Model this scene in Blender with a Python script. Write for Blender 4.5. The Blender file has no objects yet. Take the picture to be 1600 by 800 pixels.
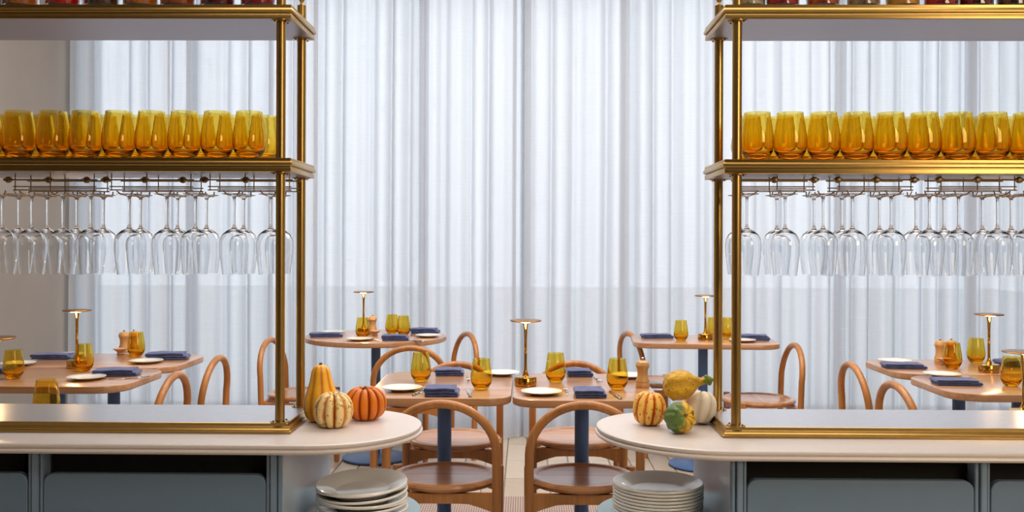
import bpy, bmesh, math, random
from mathutils import Vector, Matrix, Euler

R = random.Random(7)
PI = math.pi
sc = bpy.context.scene
COL = sc.collection

# ------------------------------------------------------------------ camera
F = 1550.0; YAW = 0.0142; ROLL = 0.0035; H = 1.35; CY = 372.0
cam = bpy.data.cameras.new('camera')
cam.sensor_width = 36.0
cam.lens = F / 1600 * 36
cam.shift_y = -(400 - CY) / 1600
cam.clip_start = 0.05
cam_o = bpy.data.objects.new('camera', cam)
COL.objects.link(cam_o)
cam_o.matrix_world = (Matrix.Translation((0, 0, H)) @ Matrix.Rotation(YAW, 4, 'Z')
                      @ Matrix.Rotation(PI / 2, 4, 'X') @ Matrix.Rotation(ROLL, 4, 'Z'))
sc.camera = cam_o

# ------------------------------------------------------------------ world + exposure
sc.view_settings.view_transform = 'Standard'
sc.view_settings.look = 'None'
sc.view_settings.gamma = 1
sc.view_settings.exposure = 0.0
w = bpy.data.worlds.new('sky'); sc.world = w; w.use_nodes = True
nt = w.node_tree; nt.nodes.clear()
wo = nt.nodes.new('ShaderNodeOutputWorld'); bg = nt.nodes.new('ShaderNodeBackground')
tc = nt.nodes.new('ShaderNodeTexCoord'); sep = nt.nodes.new('ShaderNodeSeparateXYZ')
rp = nt.nodes.new('ShaderNodeValToRGB')
rp.color_ramp.elements[0].position = 0.45; rp.color_ramp.elements[0].color = (0.62, 0.66, 0.72, 1)
rp.color_ramp.elements[1].position = 0.75; rp.color_ramp.elements[1].color = (0.84, 0.92, 1.0, 1)
mp = nt.nodes.new('ShaderNodeMath'); mp.operation = 'MULTIPLY_ADD'
mp.inputs[1].default_value = 0.5; mp.inputs[2].default_value = 0.5
nt.links.new(tc.outputs['Generated'], sep.inputs[0]); nt.links.new(sep.outputs['Z'], mp.inputs[0])
nt.links.new(mp.outputs[0], rp.inputs[0]); nt.links.new(rp.outputs[0], bg.inputs[0])
nt.links.new(bg.outputs[0], wo.inputs[0]); bg.inputs[1].default_value = 3.3

def area(name, loc, rot, sx, sy, power, col):
    l = bpy.data.lights.new(name, 'AREA'); l.shape = 'RECTANGLE'; l.size = sx; l.size_y = sy
    l.energy = power; l.color = col
    o = bpy.data.objects.new(name, l); o.location = loc; o.rotation_euler = rot; COL.objects.link(o)
    return o
area('dining_ceiling_fill', (0.2, 4.6, 3.33), (0, 0, 0), 4.5, 2.6, 150, (1.0, 0.93, 0.86))  # unseen fill added under the ceiling to brighten the dining tables
area('kitchen_ceiling_fill', (0.4, 1.3, 3.33), (0, 0, 0), 2.6, 1.0, 38, (1.0, 0.92, 0.84))  # added fill overhead, out of view, lifts the counters and plates
area('kitchen_warm_light', (2.6, -0.6, 2.3), (math.radians(66), 0, math.radians(-4)), 1.6, 1.2, 60, (1.0, 0.80, 0.56))

cy_ = sc.cycles
cy_.max_bounces = 24; cy_.diffuse_bounces = 4; cy_.glossy_bounces = 5; cy_.transmission_bounces = 20
cy_.transparent_max_bounces = 40
cy_.caustics_reflective = False; cy_.caustics_refractive = True
cy_.sample_clamp_indirect = 3.0; cy_.blur_glossy = 1.0

# ------------------------------------------------------------------ pixel rays meet real planes
def G(px, py, z):
    dx, dy = px - 800, py - CY
    dx, dy = dx + ROLL * dy, dy - ROLL * dx
    t = (H - z) * F / dy; cx = dx / F
    return (t * (cx * math.cos(YAW) - math.sin(YAW)), t * (cx * math.sin(YAW) + math.cos(YAW)))

def X(px, Y, z=H):
    dx = px - 800 + ROLL * (H - z) * F / Y
    cx = dx / F
    t = Y / (cx * math.sin(YAW) + math.cos(YAW))
    return t * (cx * math.cos(YAW) - math.sin(YAW))

def Zat(px, py, Y):
    dx, dy = px - 800, py - CY
    dx, dy = dx + ROLL * dy, dy - ROLL * dx
    return H - dy / F * Y / (dx / F * math.sin(YAW) + math.cos(YAW))

# ------------------------------------------------------------------ materials
def lin(c):
    def f(v):
        v /= 255.0
        return v / 12.92 if v <= 0.04045 else ((v + 0.055) / 1.055) ** 2.4
    return (f(c[0]), f(c[1]), f(c[2]), 1)

class Mat:
    def __init__(s, name):
        s.m = bpy.data.materials.new(name); s.m.use_nodes = True
        s.t = s.m.node_tree; s.b = s.t.nodes['Principled BSDF']; s.o = s.t.nodes['Material Output']
    def n(s, k, **kw):
        x = s.t.nodes.new(k)
        for a, v in kw.items(): setattr(x, a, v)
        return x
    def l(s, a, b): s.t.links.new(a, b)
    def set(s, **kw):
        for k, v in kw.items(): s.b.inputs[k.replace('_', ' ')].default_value = v
        return s
    def ramp(s, fac, stops, interp='LINEAR'):
        r = s.n('ShaderNodeValToRGB'); e = r.color_ramp; e.interpolation = interp
        while len(e.elements) < len(stops): e.elements.new(0.5)
        for i, (p, c) in enumerate(stops): e.elements[i].position = p; e.elements[i].color = c
        s.l(fac, r.inputs[0]); return r.outputs[0]
    def coords(s, scale=(1, 1, 1), rot=(0, 0, 0), loc=(0, 0, 0), which='Object'):
        t = s.n('ShaderNodeTexCoord'); m = s.n('ShaderNodeMapping')
        m.inputs['Scale'].default_value = scale; m.inputs['Rotation'].default_value = rot
        m.inputs['Location'].default_value = loc
        s.l(t.outputs[which], m.inputs[0]); return m.outputs[0]
    def noise(s, vec, scale, detail=3, rough=0.5, dist=0.0):
        x = s.n('ShaderNodeTexNoise'); x.inputs['Scale'].default_value = scale
        x.inputs['Detail'].default_value = detail; x.inputs['Roughness'].default_value = rough
        x.inputs['Distortion'].default_value = dist
        s.l(vec, x.inputs['Vector']); return x.outputs['Fac']
    def bump(s, h, st=0.2, d=0.01):
        x = s.n('ShaderNodeBump'); x.inputs['Strength'].default_value = st; x.inputs['Distance'].default_value = d
        s.l(h, x.inputs['Height']); s.l(x.outputs[0], s.b.inputs['Normal'])
    def base(s, c): s.l(c, s.b.inputs['Base Color'])

def plain(name, rgb, rough=0.5, metal=0.0, var=0.06, scale=14, bump=0.0, spec=0.5, coat=0.0):
    m = Mat(name); c = lin(rgb)
    f = m.noise(m.coords(), scale, 4)
    lo = tuple(min(1, v * (1 - var)) for v in c[:3]) + (1,); hi = tuple(min(1, v * (1 + var)) for v in c[:3]) + (1,)
    m.base(m.ramp(f, [(0.3, lo), (0.7, hi)]))
    m.set(Roughness=rough, Metallic=metal)
    m.b.inputs['Specular IOR Level'].default_value = spec
    m.b.inputs['Coat Weight'].default_value = coat
    if bump: m.bump(m.noise(m.coords(), scale * 8, 3), bump, 0.002)
    return m.m

def wood(name, a, b, axis=0, rough=0.32, coat=0.25, pore=60):
    m = Mat(name)
    s = [pore * 0.9] * 3; s[axis] = 2.2
    v = m.coords(tuple(s))
    n1 = m.noise(v, 1.0, 6, 0.6, 0.6)
    s2 = [9.0] * 3; s2[axis] = 0.8
    n2 = m.noise(m.coords(tuple(s2)), 1.0, 3, 0.5, 0.3)
    mx = m.n('ShaderNodeMath', operation='MULTIPLY_ADD'); mx.inputs[1].default_value = 0.55
    m.l(n1, mx.inputs[0])
    m2 = m.n('ShaderNodeMath', operation='MULTIPLY'); m2.inputs[1].default_value = 0.45
    m.l(n2, m2.inputs[0]); m.l(m2.outputs[0], mx.inputs[2])
    m.base(m.ramp(mx.outputs[0], [(0.32, lin(b)), (0.62, lin(a))]))
    m.set(Roughness=rough); m.b.inputs['Coat Weight'].default_value = coat; m.b.inputs['Coat Roughness'].default_value = 0.3
    m.bump(n1, 0.02, 0.0006)
    return m.m

def brushed(name, rgb, rough, metal=1.0):
    m = Mat(name)
    f = m.noise(m.coords((40, 40, 40)), 1.0, 2)
    c = lin(rgb)
    m.base(m.ramp(f, [(0.3, tuple(v * 0.96 for v in c[:3]) + (1,)), (0.7, tuple(min(1, v * 1.03) for v in c[:3]) + (1,))]))
    m.set(Metallic=metal, Roughness=rough)
    return m.m

def thin_glass(name, col, edge, ior=1.5, gloss=0.02, gain=1.0):
    """sheet glass: tinted see-through film plus Fresnel reflection"""
    m = Mat(name); m.t.nodes.remove(m.b)
    lw = m.n('ShaderNodeLayerWeight'); lw.inputs['Blend'].default_value = 0.35
    tr = m.n('ShaderNodeBsdfTransparent'); gl = m.n('ShaderNodeBsdfGlossy'); gl.inputs['Roughness'].default_value = gloss
    gl.inputs['Color'].default_value = (1, 1, 1, 1)
    m.l(m.ramp(lw.outputs['Facing'], [(0.0, col), (0.6, col), (1.0, edge)]), tr.inputs['Color'])
    fr = m.n('ShaderNodeFresnel'); fr.inputs['IOR'].default_value = ior
    k = m.n('ShaderNodeMath', operation='MULTIPLY'); k.inputs[1].default_value = gain
    m.l(fr.outputs[0], k.inputs[0])
    mx = m.n('ShaderNodeMixShader'); m.l(k.outputs[0], mx.inputs[0]); m.l(tr.outputs[0], mx.inputs[1]); m.l(gl.outputs[0], mx.inputs[2])
    m.l(mx.outputs[0], m.o.inputs[0]); return m.m

def real_glass(name, top, bottom=None, z0=0.0, z1=0.1, ior=1.45, tintmix=None):
    m = Mat(name); m.t.nodes.remove(m.b)
    g = m.n('ShaderNodeBsdfGlass'); g.inputs['Roughness'].default_value = 0.0; g.inputs['IOR'].default_value = ior
    if bottom:
        t = m.n('ShaderNodeTexCoord'); sx = m.n('ShaderNodeSeparateXYZ'); m.l(t.outputs['Object'], sx.inputs[0])
        mr = m.n('ShaderNodeMapRange'); mr.inputs['From Min'].default_value = z0; mr.inputs['From Max'].default_value = z1
        m.l(sx.outputs['Z'], mr.inputs['Value'])
        m.l(m.ramp(mr.outputs[0], [(0, bottom), (1, top)]), g.inputs['Color'])
    else: g.inputs['Color'].default_value = top
    m.l(g.outputs[0], m.o.inputs[0]); return m.m
MT = {}
MT['brass'] = brushed('satin_brass', (180, 146, 84), 0.30)
MT['brass_bright'] = plain('polished_brass', (214, 160, 72), 0.14, 1.0, 0.03)
MT['bronze'] = plain('dark_brass_shade', (150, 104, 46), 0.3, 1.0, 0.03)
MT['wire'] = plain('antique_brass_wire', (150, 122, 78), 0.28, 1.0, 0.05)
MT['steel'] = brushed('satin_steel', (190, 190, 196), 0.34)
MT['chrome'] = plain('cutlery_steel', (205, 205, 208), 0.16, 1.0, 0.02)
MT['dark'] = plain('dark_screw', (30, 28, 26), 0.4, 0.6)
MT['counter'] = plain('pale_pink_composite', (214, 205, 201), 0.33, 0, 0.025, 60, spec=0.5)
MT['cab'] = plain('blue_grey_lacquer', (120, 142, 166), 0.38, 0, 0.03)
MT['cabfront'] = plain('slate_drawer_lacquer', (104, 128, 152), 0.42, 0, 0.03)
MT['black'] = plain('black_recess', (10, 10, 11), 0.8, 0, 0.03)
MT['bluesteel'] = plain('blue_powder_coat', (76, 112, 168), 0.42, 0.0, 0.03, coat=0.1)
MT['table'] = wood('oak_tabletop', (198, 148, 106), (152, 106, 70), 0, 0.22, 0.5)
MT['table_y'] = wood('oak_tabletop_cross', (196, 140, 100), (150, 96, 62), 1, 0.28, 0.3)
MT['chair'] = wood('oiled_oak_chair', (198, 132, 68), (148, 92, 40), 2, 0.36, 0.2, 40)
MT['seat'] = wood('oiled_oak_seat', (204, 146, 96), (156, 102, 62), 0, 0.25, 0.7, 40)
MT['mill'] = wood('beech_mill', (216, 168, 106), (184, 128, 72), 2, 0.4, 0.1, 40)
MT['porcelain'] = plain('white_porcelain', (232, 228, 220), 0.12, 0, 0.01, spec=0.6)
MT['stoneware'] = plain('grey_white_stoneware', (240, 239, 236), 0.12, 0, 0.03, spec=0.7)
MT['blush'] = plain('blush_ceramic', (205, 160, 135), 0.35, 0, 0.03)
MT['wall'] = plain('warm_grey_plaster', (160, 152, 145), 0.85, 0, 0.04, 3, 0.1)
MT['ceil'] = plain('white_plaster', (225, 223, 220), 0.9, 0, 0.02, 3)
MT['endpanel'] = plain('pale_blue_end_panel', (190, 206, 222), 0.26, 0.2, 0.08, 5)
MT['kitchen_wall'] = plain('dim_kitchen_wall', (72, 66, 62), 0.8, 0, 0.04, 2)
MT['frame'] = plain('pale_grey_window_frame', (170, 174, 182), 0.5, 0, 0.03)
MT['grout'] = plain('grout', (148, 138, 126), 0.9, 0, 0.05)
MT['amber'] = real_glass('amber_glass', (0.968, 0.88, 0.51, 1), (0.955, 0.77, 0.27, 1), 0.0, 0.075)
MT['amber_lid'] = MT['amber']
MT['clear'] = real_glass('clear_stemware_glass', (0.99, 0.995, 1.0, 1))
MT['pane'] = thin_glass('window_glass', (0.96, 0.97, 0.97, 1), (0.85, 0.9, 0.9, 1), 1.45, 0.0)
MT['pavement'] = plain('pale_pavement', (176, 174, 170), 0.9, 0, 0.08, 2)
MT['facade'] = plain('pale_stone_facade', (186, 182, 176), 0.9, 0, 0.06, 1)
MT['winglass'] = plain('dark_far_window', (84, 92, 104), 0.2)

def napkin_mat():
    m = Mat('navy_linen'); v = m.coords()
    n = m.noise(v, 30, 4); m.base(m.ramp(n, [(0.3, lin((48, 60, 108))), (0.7, lin((76, 92, 148)))]))
    m.set(Roughness=0.9); m.b.inputs['Sheen Weight'].default_value = 0.3
    m.bump(m.noise(v, 900, 2), 0.3, 0.001); return m.m
MT['napkin'] = napkin_mat()

def curtain_mat():
    m = Mat('sheer_voile'); m.t.nodes.remove(m.b)
    v = m.coords((220, 220, 6)); n = m.noise(v, 1.0, 3)
    v2 = m.coords((6, 6, 260)); n2 = m.noise(v2, 1.0, 2)
    d = m.n('ShaderNodeBsdfDiffuse'); t = m.n('ShaderNodeBsdfTranslucent'); tp = m.n('ShaderNodeBsdfTransparent')
    d.inputs[0].default_value = (0.78, 0.79, 0.82, 1); t.inputs[0].default_value = (0.80, 0.84, 0.92, 1)
    a = m.n('ShaderNodeMixShader'); a.inputs[0].default_value = 0.62
    m.l(d.outputs[0], a.inputs[1]); m.l(t.outputs[0], a.inputs[2])
    ad = m.n('ShaderNodeMath', operation='ADD'); m.l(n, ad.inputs[0]); m.l(n2, ad.inputs[1])
    lw = m.n('ShaderNodeLayerWeight'); lw.inputs['Blend'].default_value = 0.5
    al = m.ramp(ad.outputs[0], [(0.6, (0.04,) * 3 + (1,)), (1.0, (0.15,) * 3 + (1,))])
    # threads seen edge on close up
    inv = m.n('ShaderNodeMath', operation='SUBTRACT'); inv.inputs[0].default_value = 1.0; m.l(lw.outputs['Facing'], inv.inputs[1])
    mu = m.n('ShaderNodeMath', operation='MULTIPLY'); m.l(al, mu.inputs[0]); m.l(inv.outputs[0], mu.inputs[1])
    mx = m.n('ShaderNodeMixShader'); m.l(mu.outputs[0], mx.inputs[0]); m.l(a.outputs[0], mx.inputs[1]); m.l(tp.outputs[0], mx.inputs[2])
    m.l(mx.outputs[0], m.o.inputs[0]); return m.m
MT['curtain'] = curtain_mat()

def tile_mat():
    m = Mat('travertine_tile')
    oi = m.n('ShaderNodeObjectInfo'); v = m.coords()
    n = m.noise(v, 12, 5, 0.6)
    ad = m.n('ShaderNodeMath', operation='MULTIPLY_ADD'); ad.inputs[1].default_value = 0.55
    m.l(oi.outputs['Random'], ad.inputs[0])
    h = m.n('ShaderNodeMath', operation='MULTIPLY'); h.inputs[1].default_value = 0.45; m.l(n, h.inputs[0]); m.l(h.outputs[0], ad.inputs[2])
    m.base(m.ramp(ad.outputs[0], [(0.1, lin((176, 156, 136))), (0.5, lin((196, 180, 160))), (0.95, lin((212, 200, 184)))]))
    m.set(Roughness=0.4); m.bump(n, 0.08, 0.002); return m.m
MT['tile'] = tile_mat()

def floor_mat():
    m = Mat('travertine_floor'); v = m.coords()
    b = m.n('ShaderNodeTexBrick'); b.inputs['Scale'].default_value = 1.0
    b.inputs['Color1'].default_value = lin((204, 188, 168)); b.inputs['Color2'].default_value = lin((222, 210, 194))
    b.inputs['Mortar'].default_value = lin((150, 140, 128)); b.inputs['Mortar Size'].default_value = 0.004
    b.inputs['Brick Width'].default_value = 0.45; b.inputs['Row Height'].default_value = 0.124
    mm = m.n('ShaderNodeMapping'); mm.inputs['Rotation'].default_value = (0, 0, PI / 2); m.l(v, mm.inputs[0]); m.l(mm.outputs[0], b.inputs['Vector'])
    m.base(b.outputs[0]); m.set(Roughness=0.45); return m.m
MT['floor'] = floor_mat()

def rug_mat():
    m = Mat('woven_rug'); v = m.coords()
    w1 = m.n('ShaderNodeTexWave', bands_direction='X'); w1.inputs['Scale'].default_value = 26; w1.inputs['Distortion'].default_value = 0.5
    w2 = m.n('ShaderNodeTexWave', bands_direction='Y'); w2.inputs['Scale'].default_value = 18; w2.inputs['Distortion'].default_value = 0.5
    m.l(v, w1.inputs[0]); m.l(v, w2.inputs[0])
    a = m.n('ShaderNodeMath', operation='MULTIPLY'); m.l(w1.outputs['Fac'], a.inputs[0]); m.l(w2.outputs['Fac'], a.inputs[1])
    m.base(m.ramp(a.outputs[0], [(0.05, lin((146, 118, 104))), (0.35, lin((190, 176, 168))), (0.8, lin((214, 206, 202)))]))
    m.set(Roughness=0.95); m.bump(a.outputs[0], 0.5, 0.003); return m.m
MT['rug'] = rug_mat()

def emis(name, rgb, st):
    m = Mat(name); m.b.inputs['Emission Color'].default_value = (*rgb, 1); m.b.inputs['Emission Strength'].default_value = st
    return m.m
MT['bulb'] = emis('warm_lamp_glow', (1.0, 0.66, 0.26), 5)

def gourd_mat(name, n, rib, groove, spot=None, spot_amt=0.62, phase=0.0, mixnoise=0.15, second=None, rough=0.4, vdir=None, wart=0.0):
    """stripes follow the ribs (angle about local z)"""
    m = Mat(name); t = m.n('ShaderNodeTexCoord')
    sx = m.n('ShaderNodeSeparateXYZ'); m.l(t.outputs['Object'], sx.inputs[0])
    at = m.n('ShaderNodeMath', operation='ARCTAN2'); m.l(sx.outputs['Y'], at.inputs[0]); m.l(sx.outputs['X'], at.inputs[1])
    mu = m.n('ShaderNodeMath', operation='MULTIPLY_ADD'); mu.inputs[1].default_value = n; mu.inputs[2].default_value = phase; m.l(at.outputs[0], mu.inputs[0])
    co = m.n('ShaderNodeMath', operation='COSINE'); m.l(mu.outputs[0], co.inputs[0])
    ns = m.noise(t.outputs['Object'], 60, 5, 0.6)
    s = m.n('ShaderNodeMath', operation='MULTIPLY_ADD'); s.inputs[1].default_value = mixnoise * 6; m.l(ns, s.inputs[0]); 
    h = m.n('ShaderNodeMath', operation='MULTIPLY_ADD'); h.inputs[1].default_value = 0.5; h.inputs[2].default_value = 0.5 - mixnoise * 3; m.l(co.outputs[0], h.inputs[0])
    m.l(h.outputs[0], s.inputs[2])
    c = m.ramp(s.outputs[0], [(0.06, lin(groove)), (0.34, lin(rib)), (0.9, lin(tuple(min(255, v * 1.07) for v in rib)))])
    if second:
        f2 = m.n('ShaderNodeMath', operation='MULTIPLY_ADD'); f2.inputs[1].default_value = second[1]; f2.inputs[2].default_value = second[2]
        m.l(sx.outputs[second[3]], f2.inputs[0])
        a2 = m.n('ShaderNodeMath', operation='MULTIPLY_ADD'); a2.inputs[1].default_value = 0.6; m.l(m.noise(t.outputs['Object'], 45, 4), a2.inputs[0]); m.l(f2.outputs[0], a2.inputs[2])
        rr = m.ramp(a2.outputs[0], [(0.42, (0, 0, 0, 1)), (0.58, (1, 1, 1, 1))])
        mx = m.n('ShaderNodeMix', data_type='RGBA'); m.l(rr, mx.inputs['Factor']); m.l(c, mx.inputs['A']); mx.inputs['B'].default_value = lin(second[0]); c = mx.outputs['Result']
    if spot:
        vo = m.n('ShaderNodeTexNoise'); vo.inputs['Scale'].default_value = 110; vo.inputs['Detail'].default_value = 1; m.l(t.outputs['Object'], vo.inputs[0])
        rr = m.ramp(vo.outputs['Fac'], [(spot_amt, (0, 0, 0, 1)), (spot_amt + 0.05, (1, 1, 1, 1))])
        mx = m.n('ShaderNodeMix', data_type='RGBA'); m.l(rr, mx.inputs['Factor']); m.l(c, mx.inputs['A']); mx.inputs['B'].default_value = lin(spot); c = mx.outputs['Result']
    m.base(c); m.set(Roughness=rough); m.bump(ns, 0.35 + wart, 0.004 + wart * 0.006); return m.m
MT['g_pear'] = gourd_mat('pear_gourd_skin', 9, (240, 176, 44), (214, 130, 20), phase=0, mixnoise=0.08)
MT['g_carn'] = gourd_mat('striped_squash_skin', 10, (234, 206, 140), (208, 120, 44), (176, 140, 78), 0.60, mixnoise=0.14)
MT['g_orange'] = gourd_mat('orange_pumpkin_skin', 12, (214, 116, 8), (172, 72, 4), mixnoise=0.05)
MT['g_stripe'] = gourd_mat('orange_cream_gourd_skin', 10, (240, 190, 84), (214, 96, 24), (200, 104, 24), 0.62, mixnoise=0.12)
MT['g_green'] = gourd_mat('green_yellow_gourd_skin', 10, (222, 176, 34), (190, 140, 20), (70, 66, 20), 0.66, second=((88, 118, 48), -9, 0.16, 'X'), wart=0.5)
MT['g_yellow'] = gourd_mat('warty_yellow_gourd_skin', 5, (220, 170, 26), (206, 150, 20), (92, 108, 30), 0.70, second=((120, 140, 40), 14, -1.45, 'Z'), wart=0.9)
MT['g_white'] = gourd_mat('white_pumpkin_skin', 8, (232, 220, 198), (216, 200, 170), mixnoise=0.04)
MT['stem'] = plain('dry_gourd_stem', (120, 92, 56), 0.9, 0, 0.2, 40, 0.4)
MT['stem_green'] = plain('green_gourd_stem', (120, 128, 52), 0.8, 0, 0.2, 40, 0.4)

# ------------------------------------------------------------------ mesh helpers
class MB:
    def __init__(s): s.v = []; s.f = []; s.mi = []
    def add(s, v, f, mi=0, M=None):
        o = len(s.v)
        s.v += [tuple(M @ Vector(p)) for p in v] if M is not None else [tuple(p) for p in v]
        s.f += [tuple(i + o for i in q) for q in f]; s.mi += [mi] * len(f)
        return s
    def box(s, x0, x1, y0, y1, z0, z1, mi=0, M=None):
        v = [(x0, y0, z0), (x1, y0, z0), (x1, y1, z0), (x0, y1, z0), (x0, y0, z1), (x1, y0, z1), (x1, y1, z1), (x0, y1, z1)]
        return s.add(v, [(0, 3, 2, 1), (4, 5, 6, 7), (0, 1, 5, 4), (1, 2, 6, 5), (2, 3, 7, 6), (3, 0, 4, 7)], mi, M)
    def lathe(s, prof, n=32, mi=0, M=None, closed=False):
        v = []; f = []; idx = []
        for r, z in prof:
            if abs(r) < 1e-6: idx.append([len(v)]); v.append((0, 0, z))
            else:
                idx.append(list(range(len(v), len(v) + n)))
                v += [(r * math.cos(2 * PI * k / n), r * math.sin(2 * PI * k / n), z) for k in range(n)]
        prs = list(zip(idx, idx[1:])) + ([(idx[-1], idx[0])] if closed else [])
        for a, b in prs:
            for k in range(n):
                k2 = (k + 1) % n
                if len(a) == 1 and len(b) == 1: continue
                if len(a) == 1: f.append((a[0], b[k2], b[k]))
                elif len(b) == 1: f.append((a[k], a[k2], b[0]))
                else: f.append((a[k], a[k2], b[k2], b[k]))
        return s.add(v, f, mi, M)
    def tube(s, pts, r, n=10, closed=False, mi=0, M=None, cap=True):
        P = [Vector(p) for p in pts]; N = len(P); rr = r if isinstance(r, (list, tuple)) else [r] * N
        T = []
        for i in range(N):
            a = P[(i - 1) % N] if (closed or i > 0) else P[i]; b = P[(i + 1) % N] if (closed or i < N - 1) else P[i]
            T.append((b - a).normalized())
        u = T[0].orthogonal().normalized(); v = []; f = []
        for i in range(N):
            u = (u - T[i] * u.dot(T[i])).normalized(); w_ = T[i].cross(u)
            for k in range(n):
                a = 2 * PI * k / n
                v.append(P[i] + (u * math.cos(a) + w_ * math.sin(a)) * rr[i])
        for i in range(N if closed else N - 1):
            j = (i + 1) % N
            for k in range(n):
                k2 = (k + 1) % n; f.append((i * n + k, i * n + k2, j * n + k2, j * n + k))
        if not closed and cap:
            f.append(tuple(range(n))[::-1]); f.append(tuple((N - 1) * n + k for k in range(n)))
        return s.add(v, f, mi, M)
    def slab(s, outline, prof, mi=0, top=None, bot=None, M=None):
        """outline(o) -> ring of (x,y) grown by o; prof: [(offset,z)] from top to bottom"""
        rings = [outline(o) for o, _ in prof]; n = len(rings[0]); v = []; f = []
        for (o, z), rg in zip(prof, rings): v += [(x, y, z) for x, y in rg]
        for i in range(len(prof) - 1):
            for k in range(n):
                k2 = (k + 1) % n; f.append((i * n + k, (i + 1) * n + k, (i + 1) * n + k2, i * n + k2))
        s.add(v, f, mi, M)
        o = len(s.v) - len(v)
        s.f.append(tuple(o + k for k in range(n))); s.mi.append(mi if top is None else top)
        s.f.append(tuple(o + (len(prof) - 1) * n + k for k in range(n))[::-1]); s.mi.append(mi if bot is None else bot)
        return s
    def build(s, name, mats, parent=None, smooth=True, ang=0.6, loc=None, bevel=0.0):
        if not isinstance(mats, (list, tuple)): mats = [mats]
        me = bpy.data.meshes.new(name); me.from_pydata(s.v, [], s.f)
        for m in mats: me.materials.append(MT[m] if isinstance(m, str) else m)
        for p, k in zip(me.polygons, s.mi): p.material_index = k
        if bevel:
            bm = bmesh.new(); bm.from_mesh(me)
            bmesh.ops.bevel(bm, geom=[e for e in bm.edges if e.calc_face_angle(0) > 0.8], offset=bevel, segments=2, affect='EDGES')
            bm.to_mesh(me); bm.free()
        if smooth:
            for p in me.polygons: p.use_smooth = True
            me.set_sharp_from_angle(angle=ang)
        me.validate()
        o = bpy.data.objects.new(name, me); COL.objects.link(o)
        if parent is not None: o.parent = parent
        if loc is not None: o.location = loc
        return o

def tag(o, label=None, cat=None, group=None, kind=None):
    if label: o['label'] = label
    if cat: o['category'] = cat
    if group: o['group'] = group
    if kind: o['kind'] = kind
    return o
def thing(name, label, cat, loc=(0, 0, 0), rz=0.0, group=None):
    o = bpy.data.objects.new(name, None); COL.objects.link(o); o.empty_display_size = 0.05
    o.location = loc; o.rotation_euler = (0, 0, rz)
    return tag(o, label, cat, group)
def struct(o): o['kind'] = 'structure'; return o
def dup(o, loc=None, rz=None, label=None, group=None, parent=None, scale=None):
    c = o.copy(); COL.objects.link(c)
    if parent is not None: c.parent = parent
    for ch in list(o.children): dup(ch, parent=c)
    if loc is not None: c.location = loc
    if rz is not None: c.rotation_euler = (0, 0, rz)
    if label: c['label'] = label
    if group: c['group'] = group
    if scale: c.scale = scale
    return c
class Proto:
    """first placement uses the original, later ones are copies"""
    def __init__(s, root): s.root = root; s.used = False
    def put(s, loc, rz, label, group=None, scale=None):
        if not s.used:
            s.used = True; o = s.root; o.location = loc; o.rotation_euler = (0, 0, rz)
        else: o = dup(s.root, loc, rz)
        o['label'] = label
        if group: o['group'] = group
        elif 'group' in o: del o['group']
        o.scale = scale or (1, 1, 1)
        return o

def rrect(x0, x1, y0, y1, rad, seg=10):
    """rad: radii for corners (x1,y1),(x0,y1),(x0,y0),(x1,y0)"""
    if not isinstance(rad, (list, tuple)): rad = [rad] * 4
    def fn(o):
        a0, a1, b0, b1 = x0 - o, x1 + o, y0 - o, y1 + o; pts = []
        for (cx, cy, sx, sy, st), r in zip([(a1, b1, -1, -1, 0), (a0, b1, 1, -1, 1), (a0, b0, 1, 1, 2), (a1, b0, -1, 1, 3)], rad):
            r = max(r + o, 1e-4)
            for k in range(seg + 1):
                a = (st + k / seg) * PI / 2
                pts.append((cx + sx * r + r * math.cos(a), cy + sy * r + r * math.sin(a)))
        return pts
    return fn
def circ(r, n=56):
    return lambda o: [((r + o) * math.cos(2 * PI * k / n), (r + o) * math.sin(2 * PI * k / n)) for k in range(n)]

ORD = ['first', 'second', 'third', 'fourth', 'fifth', 'sixth', 'seventh', 'eighth', 'ninth', 'tenth', 'eleventh']

# ================================================================== SETTING
WX0 = X(104, 6.72); WX1 = 4.3; WYB = -1.6; WYW = 7.05; CZ = 3.4
struct(MB().box(WX0 - 0.1, WX1 + 0.1, WYB, 4.9, -0.1, -0.004).build('floor', 'floor', smooth=False))
fl = struct(MB().box(WX0 - 0.1, WX1 + 0.1, 4.9, WYW, -0.1, -0.006).build('floor', 'grout', smooth=False))
struct(MB().box(WX0 - 0.1, WX1 + 0.1, WYB, WYW, CZ, CZ + 0.1).build('ceiling', 'ceil', smooth=False))
struct(MB().box(WX0 - 0.12, WX0, WYB, WYW + 0.1, -0.1, CZ).build('wall_left', 'wall', smooth=False))
struct(MB().box(WX1, WX1 + 0.12, WYB, WYW + 0.1, -0.1, CZ).build('wall_right', 'wall', smooth=False))
struct(MB().box(WX0 - 0.1, WX1 + 0.1, WYB - 0.12, WYB, -0.1, CZ).build('wall_front', 'kitchen_wall', smooth=False))
struct(MB().box(WX0, WX1, WYW, WYW + 0.1, 3.22, CZ).build('wall_back', 'ceil', smooth=False))
struct(MB().box(WX0, WX1, WYW, WYW + 0.1, -0.1, 0.12).build('baseboard_back', 'frame', smooth=False))
struct(MB().box(WX0, WX0 + 0.015, 3.0, 6.75, 0, 0.10).build('baseboard_left', 'wall', smooth=False))

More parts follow.
